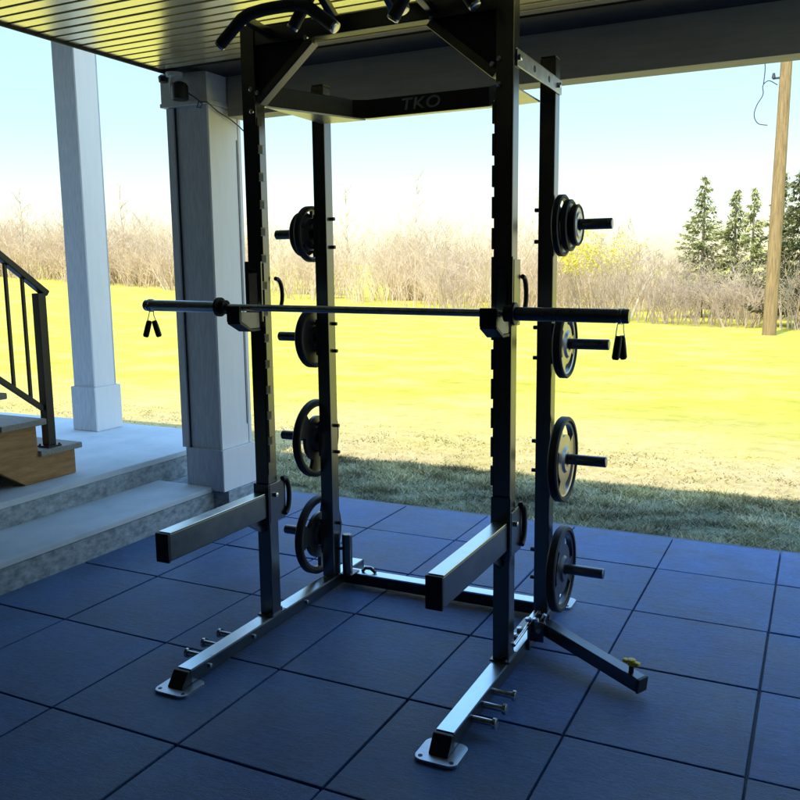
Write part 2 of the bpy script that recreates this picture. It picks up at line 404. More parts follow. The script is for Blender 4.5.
# ------------------------------------------------------------------ concrete steps and porch slab
def make_steps():
    t = thing('concrete_steps', 'pale concrete porch slab with one lower step beside the patio', 'steps', (-1.0, 0, 0))
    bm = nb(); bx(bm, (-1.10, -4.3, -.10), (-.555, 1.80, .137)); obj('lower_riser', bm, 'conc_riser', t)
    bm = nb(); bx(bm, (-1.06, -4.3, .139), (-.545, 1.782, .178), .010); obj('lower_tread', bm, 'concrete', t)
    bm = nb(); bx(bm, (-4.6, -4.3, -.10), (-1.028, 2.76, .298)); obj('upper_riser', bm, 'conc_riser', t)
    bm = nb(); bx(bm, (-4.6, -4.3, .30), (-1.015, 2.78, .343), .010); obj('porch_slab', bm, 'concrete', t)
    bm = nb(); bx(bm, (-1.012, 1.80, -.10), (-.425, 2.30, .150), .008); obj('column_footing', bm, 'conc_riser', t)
make_steps()

# ------------------------------------------------------------------ columns
def column(name, label, x0, x1, y0, y1, zb, zt, base_h, cap, xb):
    t = thing(name, label, 'column', ((x0+x1)/2, (y0+y1)/2, zb))
    e = .014; fr = .050 if cap else .03
    bm = nb(); bx(bm, (x0, y0, zb+base_h), (x1-.012, y1, zt)); obj('shaft', bm, 'post_wood', t)
    # right-hand cladding board (pale: side light put into its colour), left corner trim and panel joints
    bm = nb(); bx(bm, (x1-.012, y0-.002, zb+base_h), (x1+.004, y1-.03, zt-.01), .003); obj('lit_cladding', bm, 'post_lit', t)
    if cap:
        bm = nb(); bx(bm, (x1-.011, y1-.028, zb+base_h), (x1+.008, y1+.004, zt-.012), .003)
        obj('corner_trim', bm, 'post_lit', t)
        bm = nb(); bx(bm, (x1+.0041, y1-.047, zb+base_h+.14), (x1+.0070, y1-.040, zt-.20)); obj('panel_joint', bm, 'postrim', t)
        bm = nb(); bx(bm, (x0-.006, y0-.016, zb+base_h), (x0+.052, y0+.02, zt-.012), .003); obj('corner_trim', bm, 'post_wood', t)
        bm = nb(); bx(bm, (x0+.0525, y0-.004, zb+base_h), (x0+.066, y0+.006, zt-.012)); obj('panel_joint', bm, 'postrim', t)
    bm = nb(); bx(bm, (xb[0], y0-.022, zb), (x1+.008, y1+.012, zb+base_h), .004); obj('plinth', bm, 'post_wood', t)
    bm = nb(); bx(bm, (x1+.010, y0-.024, zb), (x1+.024, y1+.014, zb+base_h), .003); obj('plinth_lit_cladding', bm, 'post_lit', t)
    if cap:
        bm = nb(); bx(bm, (x0-.035, y0-.03, zt-.005), (x1+.02, y1+.02, 2.93), .006); obj('capital', bm, 'capital', t)
        bm = nb(); bx(bm, (x0-.040, y0-.037, zt-.008), (x1+.026, y1+.026, zt+.018), .004); obj('capital_moulding', bm, 'capital', t)
    return t
column('porch_column', 'thick panelled grey column at the corner of the concrete steps', -.785, -.458, 1.79, 2.12, .152, 2.735, .29, True, (-.757, -.44))
column('porch_column', 'slimmer pale column standing on the porch slab behind the stairs', -2.46, -2.222, 2.38, 2.63, .345, 4.1, .37, False, (-2.478, -2.2))

# ------------------------------------------------------------------ roof, beam, house behind
def make_roof():
    t = thing('porch_roof', 'cream slatted soffit ceiling with grey beam over the patio', 'roof', (3, 0, 2.93))
    x0, x1, y0, y1 = -.69, 4.7, -4.25, 1.62
    bm = nb(); pitch = .0965; y = y1
    R = random.Random(3)
    while y > y0:
        bx(bm, (x0, y-pitch+.024, 2.930+R.uniform(-.0008, .0008)), (x1, y, 2.948), .0012)
        y -= pitch
    obj('soffit', bm, 'soffit', t)
    bm = nb(); bx(bm, (x0, y0, 2.949), (x1, 1.95, 2.966)); obj('soffit_backing', bm, 'groove', t)
    bm = nb(); bx(bm, (-.44, 1.635, 2.922), (x1, 1.958, 2.947), .003); obj('beam_shade_strip', bm, 'trim_shade', t)  # dark strip painting the beam's shade onto the ceiling
    bm = nb(); bx(bm, (-.712, y0, 2.915), (-.693, 1.78, 2.975), .003); obj('edge_trim', bm, 'trim_shade', t)
    bm = nb(); bx(bm, (-.43, 1.96, 2.668), (x1, 2.12, 2.965), .004); obj('beam', bm, 'beam', t)
    bm = nb(); bx(bm, (-.72, y0, 2.98), (x1+.1, 2.26, 3.08), .004); obj('roof_deck', bm, 'roof', t)
    t = thing('upper_roof', 'high flat roof carried by the slim porch column', 'roof', (-2.5, 0, 4.1))
    bm = nb(); prism(bm, [(-5.0, -4.3), (-.3, -4.3), (-.3, 1.60), (-1.75, 1.60), (-1.75, 2.42), (-5.0, 2.42)], 'z', 4.103, 4.25, .01); obj('roof_slab', bm, 'roof', t)
    bm = nb(); bx(bm, (-5.0, -4.55, -.1), (8.2, -4.32, 5.2)); o = obj('unseen_wall', bm, 'siding'); tag(o, 'dark sided house wall at the back of the patio', 'wall', kind='structure')
    bm = nb(); bx(bm, (-2.50, -4.3, .344), (-2.30, .35, 4.10)); o = obj('unseen_wall', bm, 'siding'); tag(o, 'unseen dark wall added beside the stairs to block light', 'wall', kind='structure')  # added out of view to keep light off the front floor
    bm = nb(); bx(bm, (4.35, -4.3, -.1), (4.55, .5, 2.9)); o = obj('unseen_wall', bm, 'siding'); tag(o, 'unseen dark side wall added along the patio to block light', 'wall', kind='structure')  # added out of view, blocks sky light coming from the right
make_roof()

# ------------------------------------------------------------------ wooden stairs and railing
def make_stairs():
    t = thing('wooden_stairs', 'cedar stairs with thick treads rising from the porch slab', 'stairs', (-1.7, .8, .345))
    run, rise, n = .275, .20, 6
    y_f, zb = 1.20, .345
    for xs in (-1.255, -2.13):
        poly = [(y_f, zb), (y_f, zb+rise-.04)]
        for k in range(1, n):
            poly += [(y_f-run*k-.02, zb+rise*k-.04), (y_f-run*k-.02, zb+rise*(k+1)-.04)]
        ye = y_f-run*n
        poly += [(ye, zb+rise*n-.04), (ye, zb+rise*n-.40), (y_f-.40, zb)]
        bm = nb(); prism(bm, poly, 'x', xs, xs+.045, .003); obj('stringer', bm, 'lumber', t)
    for k in range(n):
        yk = y_f-run*k
        bm = nb(); bx(bm, (-2.17, yk-run-.015, zb+rise*(k+1)-.038), (-1.185, yk+.045, zb+rise*(k+1)), .006); obj('tread', bm, 'tread', t)
        bm = nb(); bx(bm, (-2.084, yk-.020, zb+rise*k+.002), (-1.256, yk-.002, zb+rise*(k+1)-.04)); obj('riser', bm, 'lumber', t)
    bm = nb(); bx(bm, (-2.29, -4.3, 1.44), (-1.19, y_f-run*n-.02, 1.545), .006); obj('landing', bm, 'tread', t)
    # railing
    r = thing('stair_railing', 'black metal stair railing with thin balusters on the cedar stairs', 'railing', (-1.28, 1.0, .545))
    sl = rise/run
    x = -1.262; yp = 1.045; zt = .545
    bm = nb(); bx(bm, (x-.030, yp-.030, zt+.012), (x+.030, yp+.030, 1.53), .004); obj('post', bm, 'railing', r)
    bm = nb(); bx(bm, (x-.052, yp-.052, zt+.001), (x+.052, yp+.052, zt+.012), .002)
    for a in (-1, 1):
        for b in (-1, 1): lathe(bm, [(zt+.012, .007), (zt+.020, .007), (zt+.022, .001)], (x+.041*a, yp+.041*b, 0), 'z', 8, False)
    obj('base_plate', bm, 'railing', r)
    zr = lambda y, o: o + (yp-y)*sl
    bm = nb(); bar_between(bm, (x, yp+.055, zr(yp+.055, 1.565)), (x, -.7, zr(-.7, 1.565)), .058, .042, .008); obj('handrail', bm, 'railing', r)
    bm = nb(); bar_between(bm, (x, yp-.03, zr(yp-.03, .775)), (x, -.7, zr(-.7, .775)), .028, .034, .003); obj('bottom_rail', bm, 'railing', r)
    for k in range(1, 14):
        y = yp-.118*k
        bm = nb(); bx(bm, (x-.0095, y-.0095, zr(y, .775)), (x+.0095, y+.0095, zr(y, 1.565)), .002); obj('baluster', bm, 'railing', r)
make_stairs()

# ------------------------------------------------------------------ lamp on the column
def make_lamp():
    t = thing('security_lamp', 'small black lamp on a white bracket at the column top', 'lamp', (-.66, 1.72, 2.86))
    bm = nb(); lathe(bm, [(2.895, .052), (2.918, .056), (2.922, .03)], (-.64, 1.695, 0), 'z', 20, False); obj('mount', bm, 'capital', t)
    bm = nb(); tube(bm, [(-.655, 1.695, 2.90), (-.668, 1.69, 2.85), (-.66, 1.685, 2.80)], .012, 10); obj('bracket', bm, 'capital', t)
    bm = nb(); lathe(bm, [(2.745, .048), (2.75, .054), (2.83, .054), (2.848, .044), (2.86, .018)], (-.592, 1.685, 0), 'z', 20, False); obj('lamp_body', bm, 'black', t)
    bm = nb(); lathe(bm, [(2.872, .030), (2.905, .034), (2.918, .02)], (-.735, 1.70, 0), 'z', 16, False); obj('sensor', bm, 'black', t)
    c = nb(); pts = [(-.56, 1.70, 2.80), (-.50, 1.73, 2.755), (-.462, 1.742, 2.72), (-.47, 1.735, 2.695), (-.50, 1.735, 2.70), (-.485, 1.735, 2.735),
                     (-.43, 1.752, 2.728), (-.425, 1.85, 2.685), (-.424, 1.98, 2.655), (-.424, 2.08, 2.62), (-.424, 2.12, 2.60)]
    tube(c, pts, .0045, 6); o = obj('cable', c, 'wire'); tag(o, 'thin dark cable looping from the lamp across the column', 'cable')
make_lamp()

# ------------------------------------------------------------------ power rack
W, D, TU = 1.133/2, .559, .035
rack = thing('power_rack', 'black steel half rack with plate posts standing on the rubber floor', 'rack', (0, 0, 0), RACK)
ZT = 2.66
def bolt_bm(bm, c, axis, r=.011, t=.010):
    lathe(bm, [(0, r), (t, r), (t+.002, r*.5)], c, axis, 6, False)
for s in (-1, 1):
    x = s*W
    bm = nb(); bx(bm, (x-TU, -TU, .0745), (x+TU, TU, ZT), .006); u = obj('upright', bm, 'frame', rack)
    # pale outer/inner cheek facing right: thin steel facing strip
    # notched strip along the inner front edge
    bm = nb(); z = .80
    xi = x - s*TU
    bx(bm, (min(xi, xi-s*.003), -TU+.002, .74), (max(xi, xi-s*.003), -TU+.034, 2.26))
    while z < 2.2:
        bx(bm, (min(xi-s*.001, xi-s*.013), -TU+.001, z), (max(xi-s*.001, xi-s*.013), -TU+.036, z+.080), .002)
        b = nb(); bx(b, (min(xi-s*.0032, xi-s*.0045), -TU+.004, z+.082), (max(xi-s*.0032, xi-s*.0045), -TU+.034, z+.1125)); obj('slot', b, 'black', u)
        z += .1145
    obj('notched_strip', bm, 'frame', u)
    bm = nb(); bx(bm, (x-TU-.008, -TU-.012, .074), (x+TU+.008, TU+.03, .082), .002)
    for yy in (-.041, .052): bolt_bm(bm, (x+.02, yy*.9, .082), 'z')
    obj('upright_foot', bm, 'frame', u)
    # rear upright
    bm = nb(); bx(bm, (x-TU, D-TU, .0745), (x+TU, D+TU, 2.52), .006); ru = obj('upright', bm, 'frame', rack)
    bm = nb(); bx(bm, (x-TU+.002, D-TU+.002, 2.5201), (x+TU-.002, D+TU-.002, 2.527), .003); obj('end_cap', bm, 'black', ru)
    for zp in (1.829, 1.316, .799, .287):
        bm = nb()
        for dz in (-.068, .068): tube(bm, [(x-TU-.028, D+.012, zp+dz), (x+TU+.020, D+.012, zp+dz)], .009, 8)
        obj('bolt', bm, 'black', ru)
        bm = nb(); bx(bm, (x+s*(TU+.001)-.0, D-.03, zp-.09), (x+s*(TU+.009), D+.03, zp+.09), .002); obj('mount_plate', bm, 'frame', ru)
        xa, xb_ = x+s*(TU+.009), s*.846
        bm = nb(); prof = [(xa, .0235), (xb_-s*.003, .0235), (xb_, .0205)]
        lathe(bm, prof, (0, D, zp), 'x', 24, False)
        obj('plate_post', bm, 'barsteel', rack)
    # base rail
    yf, yr = -.615, .84
    bm = nb(); bx(bm, (x-.036, yf, .014), (x+.036, yr, .072), .007); br = obj('base_rail', bm, 'side', rack)
    bm = nb(); bx(bm, (x-.0325, yf+.004, .0721), (x+.0325, yr-.002, .0738), .0006); obj('rail_top_shine', bm, 'rail', br)  # bright strip paints the sky's shine on the dark rail's top
    # sloped black end cap
    bm = nb(); prism(bm, [(yf-.062, .014), (yf-.001, .014), (yf-.001, .071), (yf-.018, .071)], 'x', x-.0365, x+.0365, .004); obj('end_cap', bm, 'black', br)
    bm = nb(); bx(bm, (x-.034, yr+.001, .016), (x+.034, yr+.010, .070), .004); obj('end_cap', bm, 'black', br)
    def foot(y0, y1, w):
        b = nb(); r = .028; poly = []
        for cx, cyy, a0 in ((x+w-r, y1-r, 0), (x-w+r, y1-r, 90), (x-w+r, y0+r, 180), (x+w-r, y0+r, 270)):
            for k in range(6):
                a = math.radians(a0+18*k); poly.append((cx+r*math.cos(a), cyy+r*math.sin(a)))
        prism(b, poly, 'z', .001, .0135, .003); f = obj('foot_plate', b, 'silver', rack)
        b = nb()
        for sx in (-1, 1): lathe(b, [(.0136, .008), (.0146, .008)], (x+sx*(w-.021), y0+.022, 0), 'z', 12, False)
        obj('bolt_hole', b, 'black', f)
    foot(-.715, -.57, .078); foot(.77, .905, .078)
    # band pegs on the outer side of the foot
    for yp in (-.445, -.335, -.225):
        b = nb(); xo = x+s*.036
        lathe(b, [(xo, .0125), (xo+s*.080, .0125), (xo+s*.080, .0205), (xo+s*.092, .0205), (xo+s*.095, .015)], (0, yp, .044), 'x', 16, False)
        obj('band_peg', b, 'chrome', rack)
    # rail bolts on the inside
    b = nb()
    for yy in (-.5, -.19, .25, .60): bolt_bm(b, (x-s*.036, yy, .043), 'x', .010, -s*.009)
    obj('rail_bolt', b, 'chrome', br)
    # top side rail joining front and rear upright
    b = nb(); xo = x+s*(TU+.004)
    bx(b, (xo-.003, -.01, 2.375), (xo+.003, D+.035, 2.435), .002); bx(b, (xo-s*.003, -.01, 2.436), (xo-s*.05, D-.04, 2.441), .001)
    sr = obj('side_rail', b, 'silver', rack)
    b = nb()
    for yy in (.20, .40): lathe(b, [(xo+s*.0032, .013), (xo+s*.0042, .013)], (0, yy, 2.405), 'x', 16, False)
    obj('side_hole', b, 'black', sr)
    b = nb()
    for yy in (.0, .535): bolt_bm(b, (xo+s*.003, yy, 2.405), 'x', .012, s*.011)
    obj('rail_bolt', b, 'chrome', sr)
    # gusset plate and brace between front upright and top bar
    xi = x - s*TU
    b = nb(); prism(b, [(xi, 2.36), (xi-s*.265, 2.575), (xi-s*.265, 2.66), (xi, 2.66)], 'y', -.004, .004, .001); gp = obj('gusset_plate', b, 'black', rack)
    b = nb(); bar_between(b, (xi-s*.005, -.002, 2.352), (xi-s*.27, -.002, 2.568), .052, .034, .004); obj('brace', b, 'frame', gp)
    b = nb()
    for q in ((xi+s*.016, -TU, 2.40), (xi+s*.016, -TU, 2.31), (xi-s*.012, -.03, 2.385), (xi-s*.255, -.03, 2.575)):
        lathe(b, [(0, .010), (-.010, .010), (-.013, .006)], q, 'y', 8, False)
    obj('bolt', b, 'chrome', gp)
# rear cross tube on the floor, barbell holder
bm = nb(); bx(bm, (-W+.037, .625, .012), (W-.037, .695, .076), .006); cr = obj('cross_tube', bm, 'rail', rack)
bm = nb(); bx(bm, (-W+.038, .6225, .016), (W-.038, .6245, .068)); obj('cross_tube_dark_front', bm, 'black', cr)  # black sheet paints the tube's front dark, away from the sky's shine
bm = nb(); lathe(bm, [(.075, .0265), (.285, .0265), (.291, .022)], (-W+.072, .60, 0), 'z', 24, False); obj('barbell_holder', bm, 'frame', rack)
bm = nb(); bx(bm, (-W+.040, .57, .0765), (-W+.11, .66, .083), .002)
tube(bm, [(-.44, .66, .078), (-.42, .66, .098), (-.39, .66, .100), (-.36, .66, .079)], .009, 8); obj('holder_bracket', bm, 'frame', rack)
# top front bar with grips
bm = nb(); bx(bm, (-W+TU, -.03, 2.575), (W-TU, .03, 2.645), .005); obj('top_bar', bm, 'frame', rack)
def arc_grip(xc, hw, zb, zt, yy, rr=.0235):
    pts = []
    prof = [(-1, 0), (-.93, .14), (-.72, .55), (-.60, .78), (-.45, .93), (-.2, .99), (0, 1), (.2, .99), (.45, .93), (.60, .78), (.72, .55), (.93, .14), (1, 0)]
    for a, h in prof: pts.append((xc+a*hw, yy, zb+h*(zt-zb)))
    b = nb(); tube(b, pts, rr, 14); gpar = obj('pull_up_grip', b, 'rubber', rack)
    b = nb()
    for e, e2 in ((pts[0], pts[1]), (pts[-1], pts[-2])):
        e = Vector(e); dd = (e-Vector(e2)).normalized(); tube(b, [e+dd*.0005, e+dd*.010, e+dd*.013], [rr*.98, rr*.95, rr*.6], 14)
    obj('grip_cap', b, 'chrome', gpar)
    b = nb()
    for sx in (-.55, .55): bar_between(b, (xc+sx*hw, yy+.01, zb+.80*(zt-zb)), (xc+sx*hw, -.028, 2.61), .03, .03, .003)
    obj('grip_stub', b, 'frame', gpar)
arc_grip(-.305, .262, 2.545, 2.648, -.21)
arc_grip(.0, .235, 2.575, 2.73, -.19)
arc_grip(.36, .155, 2.545, 2.66, -.21)
# rear cross member: bent channel with lettering
zc0, zc1 = 2.352, 2.432
P = [(-W+TU+.001, .06), (-.36, .50), (-.30, .535), (.30, .535), (.36, .50), (W-TU-.001, .06)]
bm = nb()
def off(P, dd):
    out = []
    for k, p in enumerate(P):
        a = Vector(P[max(k-1, 0)]); b_ = Vector(P[min(k+1, len(P)-1)]); t = (b_-a).normalized(); out.append((p[0]-t.y*dd, p[1]+t.x*dd))
    return out
A = P; Bq = off(P, .05)
for k in range(len(P)-1):
    q = [A[k], A[k+1], Bq[k+1], Bq[k]]
    lo = [bm.verts.new((a, b_, zc0)) for a, b_ in q]; hi = [bm.verts.new((a, b_, zc1)) for a, b_ in q]
    bm.faces.new(lo); bm.faces.new(hi[::-1]); bm.faces.new((lo[0], lo[1], hi[1], hi[0])); bm.faces.new((lo[2], lo[3], hi[3], hi[2]))
    if k == 0: bm.faces.new((lo[3], lo[0], hi[0], hi[3]))
    if k == len(P)-2: bm.faces.new((lo[1], lo[2], hi[2], hi[1]))
bmesh.ops.remove_doubles(bm, verts=bm.verts, dist=.0005)
cm = obj('cross_member', bm, 'black', rack, ang=10)
for s in (-1, 1):
    bm = nb(); prism(bm, [(s*(W-.03), .05), (s*(W-.03), D-.045), (s*.42, D-.03), (s*.31, D-.025)], 'z', zc0-.012, zc0-.004, .001); obj('corner_plate', bm, 'silver', cm)
bm = nb()
A2, B2 = off(P, .004), off(P, .046)
for k in range(len(P)-1):
    bm.faces.new([bm.verts.new((a, b_, zc0-.003)) for a, b_ in (A2[k], A2[k+1], B2[k+1], B2[k])])
obj('lit_underside', bm, 'silver', cm)  # bright sheet stands for field light on the black member's lower side
for k in (0, 4):
    bm = nb(); bm.faces.new([bm.verts.new((a, b_, zc1+.003)) for a, b_ in (A2[k], A2[k+1], B2[k+1], B2[k])]); obj('top_face', bm, 'silver', cm)
# lettering
cu = bpy.data.curves.new('lettering', 'FONT'); cu.body = 'TKO'; cu.size = .072; cu.align_x = 'CENTER'; cu.align_y = 'CENTER'; cu.extrude = .0012; cu.shear = .15; cu.space_character = 1.1; cu.offset = .001
to = bpy.data.objects.new('lettering_tmp', cu); COL.objects.link(to)
bpy.context.view_layer.update()
tm = bpy.data.meshes.new_from_object(to.evaluated_get(bpy.context.evaluated_depsgraph_get()))
bpy.data.objects.remove(to); tm.materials.clear(); tm.materials.append(M['logo'])
tm.transform(Matrix.Translation((-.03, .5335, (zc0+zc1)/2)) @ Matrix.Rotation(PI/2, 4, 'X') @ Matrix.Diagonal((1.25, 1, 1, 1)))
lo_ = bpy.data.objects.new('lettering', tm); COL.objects.link(lo_); lo_.parent = cm

# ------------------------------------------------------------------ bar hooks (hang on the front uprights), spotter arms
def bar_hook(s, label):
    x = s*W; zb = 1.488
    t = thing('bar_hook', label, 'bar hook', (x, -.05, zb), RACK, 'bar hooks holding the barbell')
    y0 = -TU-.002
    b = nb()
    # frame plate with slot on the front of the upright
    for lo, hi in (((x-.043, y0-.012, zb-.06), (x-.022, y0, zb+.20)), ((x+.022, y0-.012, zb-.06), (x+.043, y0, zb+.20)),
                   ((x-.0215, y0-.012, zb+.165), (x+.0215, y0, zb+.20)), ((x-.0215, y0-.012, zb-.06), (x+.0215, y0, zb-.02))):
        bx(b, lo, hi, .003)
    bx(b, (x+s*.037, y0+.001, zb-.06), (x+s*.045, TU+.004, zb+.19), .002)
    obj('mount_frame', b, 'frame', t)
    # J arm
    b = nb(); yA = y0-.013
    bx(b, (x-.033, yA-.152, zb-.055), (x+.033, yA-.134, zb+.014), .003)
    bar_between(b, (x, yA-.146, zb-.056), (x, yA-.066, zb-.094), .066, .012, .002)
    bx(b, (x-.033, yA-.070, zb-.098), (x+.033, yA, zb-.087), .002)
    obj('hook_arm', b, 'black', t)
    b = nb(); prism(b, [(yA-.002, zb-.017), (yA-.002, zb-.085), (yA-.070, zb-.085), (yA-.132, zb-.052), (yA-.132, zb-.010), (yA-.122, zb-.017)], 'x', x-.030, x+.030, .002); obj('hook_pad', b, 'pad', t)
    b = nb(); bx(b, (x-.0195, y0-.016, zb-.015), (x+.0195, y0-.004, zb+.150), .002); obj('liner', b, 'pad' if s < 0 else 'side', t)
    # curved handle behind
    b = nb(); pts = []
    for k in range(9):
        a = math.radians(-60+k*19); pts.append((x+.052 if s < 0 else x+.050, TU+.012+.050*max(math.cos(a), 0)**.8, zb+.055+.070*math.sin(a)))
    tube(b, pts, .0095, 10); obj('handle', b, 'black', t)
bar_hook(-1, 'black bar hook with tan pad on the left front upright')
bar_hook(1, 'black bar hook on the right front upright')

def spotter(s, label):
    x = s*W
    t = thing('spotter_arm', label, 'safety arm', (x, -.06, .6), RACK, 'spotter arms on the rack')
    b = nb(); bx(b, (x-.030, -.690, .545), (x+.030, -TU-.012, .655), .006); obj('arm_tube', b, 'side', t)
    b = nb(); bx(b, (x-.0285, -.686, .6551), (x+.0285, -TU-.014, .660), .002); obj('arm_top_shine', b, 'rail', t)  # bright strip paints reflected sky along the top of the arm
    b = nb(); bx(b, (x-.031, -.704, .542), (x+.031, -.691, .658), .004); obj('end_cap', b, 'black', t)
    b = nb(); bx(b, (x-.041, -TU-.011, .50), (x+.041, -TU-.001, .76 if s > 0 else .70), .003)
    for sx in (-1, 1): bx(b, (x+sx*.037, -TU-.004, .52), (x+sx*.044, TU+.05, .70), .003)
    prism(b, [(-TU-.012, .545), (-.17, .545), (-TU-.012, .47)], 'x', x-.006, x+.006, .001)
    obj('bracket', b, 'frame', t)
    b = nb(); xs = x+.050; pts = []
    for k in range(10):
        a = math.radians(-80+k*20); pts.append((xs, TU+.018+.052*max(math.cos(a), 0)**.7, .625+.085*math.sin(a)))
    tube(b, pts, .012, 10); obj('handle', b, 'black', t)
    b = nb(); bolt_bm(b, (x+.0445, .0, .645), 'x', .011, .012); obj('lock_pin', b, 'chrome', t)
spotter(-1, 'grey spotter arm jutting from the left upright toward the steps')
spotter(1, 'grey spotter arm jutting from the right upright above the floor')

# ------------------------------------------------------------------ barbell and spring clips
BX0, BX1, BZ0, BZ1, BY = -1.085, 1.062, 1.500, 1.476, -.150
def bz(xx): return BZ0 + (xx-BX0)/(BX1-BX0)*(BZ1-BZ0)
mid = (BX0+BX1)/2; cl = .658
FB = RACK @ Matrix.Translation((mid, BY, bz(mid))) @ Matrix.Rotation(math.atan2(BZ0-BZ1, BX1-BX0), 4, 'Y')
bb = thing('barbell', 'long steel barbell resting unloaded across the two bar hooks', 'barbell', (0, 0, 0), FB)
hl = (BX1-BX0)/2
b = nb(); lathe(b, [(-cl, .0142), (cl, .0142)], (0,0,0), 'x', 24, False); obj('bar', b, 'chrome', bb)
for s in (-1, 1):
    b = nb(); lathe(b, [(s*cl, .0250), (s*(hl-.045), .0250), (s*(hl-.045), .0235), (s*(hl-.038), .0235), (s*(hl-.038), .0255), (s*(hl-.004), .0255), (s*hl, .0225)], (0,0,0), 'x', 32, False)
    sl_ = obj('sleeve', b, 'barsteel' if s > 0 else 'sleeve', bb)
    b = nb(); lathe(b, [(s*(cl-.034), .018), (s*(cl-.032), .030), (s*(cl-.006), .030), (s*(cl-.004), .041), (s*(cl+.010), .041), (s*(cl+.012), .037)], (0,0,0), 'x', 32, False); obj('collar', b, 'black', bb)
def clip(s, label):
    t = thing('spring_clip', label, 'spring clip', (s*(hl-.075), 0, 0), FB, 'spring clips hanging from the barbell ends')
    x0 = s*(hl-.030)-.009
    b = nb(); pts = []
    for k in range(46):
        a = 2*PI*k/18 - PI/2; pts.append((x0+.018*k/45, .0275*math.cos(a), .0275*math.sin(a)))
    # tails running down to the handles
    sp = .016
    for q, sgn in ((pts[0], -1), (pts[-1], 1)): pass
    tube(b, [(x0-.006, -.012 if s < 0 else 0, -.075), (x0-.002, -.004, -.045)]+pts+[(x0+.020, .004, -.045), (x0+.026, .012 if s < 0 else .0, -.075)], .0021, 6)
    obj('spring', b, 'chrome', t)
    for sgn in (-1, 1):
        b = nb()
        if s < 0: p0 = (x0+.010+sgn*.008, sgn*.006, -.068); p1 = (x0+.010+sgn*.024, sgn*.018, -.142)
        else: p0 = (x0+.010+sgn*.003, sgn*.008, -.068); p1 = (x0+.010+sgn*.010, sgn*.020, -.150)
        v = Vector(p1)-Vector(p0)
        tube(b, [Vector(p0)+v*q for q in (0, .08, .5, .92, 1)], [.009, .0125, .0135, .0135, .009], 12); obj('handle', b, 'rubber', t)
clip(-1, 'spring clip with two black handles hanging from the left bar end')
clip(1, 'spring clip with black handles hanging from the right bar end')

# ------------------------------------------------------------------ weight plates
def disc(bm, R, t, slots, x0, D_, zc):
    """tri-grip plate, axis x, centred at (x0, D_, zc)"""
    if slots: rad = [.0262, .052, .062, R*.58, R*.82, R*.87]; ht = [.5, .5, .26, .22, .22, .30]
    else: rad = [.0262, .050, .058, R*.72, R*.84]; ht = [.5, .5, .30, .28, .32]
    n = 72; top = []; bot = []
    for r, h in zip(rad, ht):
        top.append([bm.verts.new((x0+t*h, D_+r*math.cos(2*PI*k/n), zc+r*math.sin(2*PI*k/n))) for k in range(n)])
        bot.append([bm.verts.new((x0-t*h, D_+r*math.cos(2*PI*k/n), zc+r*math.sin(2*PI*k/n))) for k in range(n)])
    hole = lambda i, k: slots and i == 3 and (k % 24) < 15
    m = len(rad)
    for i in range(m-1):
        for k in range(n):
            k2 = (k+1) % n
            if not hole(i, k):
                bm.faces.new((top[i][k], top[i][k2], top[i+1][k2], top[i+1][k])); bm.faces.new((bot[i][k], bot[i+1][k], bot[i+1][k2], bot[i][k2]))
            else:
                bm.faces.new((top[i][k], top[i][k2], bot[i][k2], bot[i][k])); bm.faces.new((top[i+1][k], bot[i+1][k], bot[i+1][k2], top[i+1][k2]))
                if not hole(i, (k-1) % n): bm.faces.new((top[i][k], bot[i][k], bot[i+1][k], top[i+1][k]))
                if not hole(i, k2): bm.faces.new((top[i][k2], top[i+1][k2], bot[i+1][k2], bot[i][k2]))
    for k in range(n):
        k2 = (k+1) % n; bm.faces.new((top[0][k], bot[0][k], bot[0][k2], top[0][k2])); bm.faces.new((top[-1][k], top[-1][k2], bot[-1][k2], bot[-1][k]))
    return rad
def plate(s, x0, zp, R, t, slots, label, m='platedark', spin=0.0, dy=0, grp='weight plates stored on the rack posts'):
    zc = zp-.0025
    th = thing('weight_plate', label, 'weight plate', (s*x0, D+dy, zc), RACK @ Matrix.Translation((s*x0, D+dy, zc)) @ Matrix.Rotation(spin, 4, 'X') @ Matrix.Translation((-s*x0, -D-dy, -zc)), grp)
    b = nb(); rad = disc(b, R, t, slots, s*x0, D+dy, zc); obj('disc', b, m, th, ang=25)
    r0 = rad[-1]+.0004
    b = nb(); h = t/2
    lathe(b, [(-h*.62, r0), (-h, r0+.006), (-h, R-.006), (-h*.7, R), (h*.7, R), (h, R-.006), (h, r0+.006), (h*.62, r0)], (s*x0, D+dy, zc), 'x', 72); obj('rim', b, 'rubber', th)
    b = nb(); lathe(b, [(-h*1.02, .0258), (-h*1.02, .034), (h*1.02, .034), (h*1.02, .0258)], (s*x0, D+dy, zc), 'x', 36); obj('hub_ring', b, 'side' if m == 'plate' else 'platedark', th)
plate(1, .630, 1.829, .132, .030, True, 'largest of the three small plates on the top right post', 'platedark', .9)
plate(1, .661, 1.829, .110, .030, False, 'middle of the three small plates on the top right post')
plate(1, .692, 1.829, .088, .030, False, 'smallest outermost plate on the top right post', 'plate')
plate(1, .652, 1.316, .150, .040, True, 'grey faced plate on the second right post below the barbell', 'plate', .3)
plate(1, .652, .799, .192, .042, True, 'large grey faced plate with dark rim on the third right post', 'plate', .62)
plate(1, .652, .287, .196, .042, True, 'large dark plate on the lowest right post near the floor', 'platedark', .1)
plate(-1, .640, 1.829, .137, .038, True, 'slotted black plate on the top left post', 'platedark', 1.55)
plate(-1, .684, 1.829, .108, .040, False, 'small solid plate on the top left post, outside the slotted one')
plate(-1, .640, 1.316, .152, .042, False, 'solid black plate on the second left post below the bar')
plate(-1, .640, .799, .200, .042, True, 'large slotted black plate on the third left post', 'platedark', 1.55-.65)
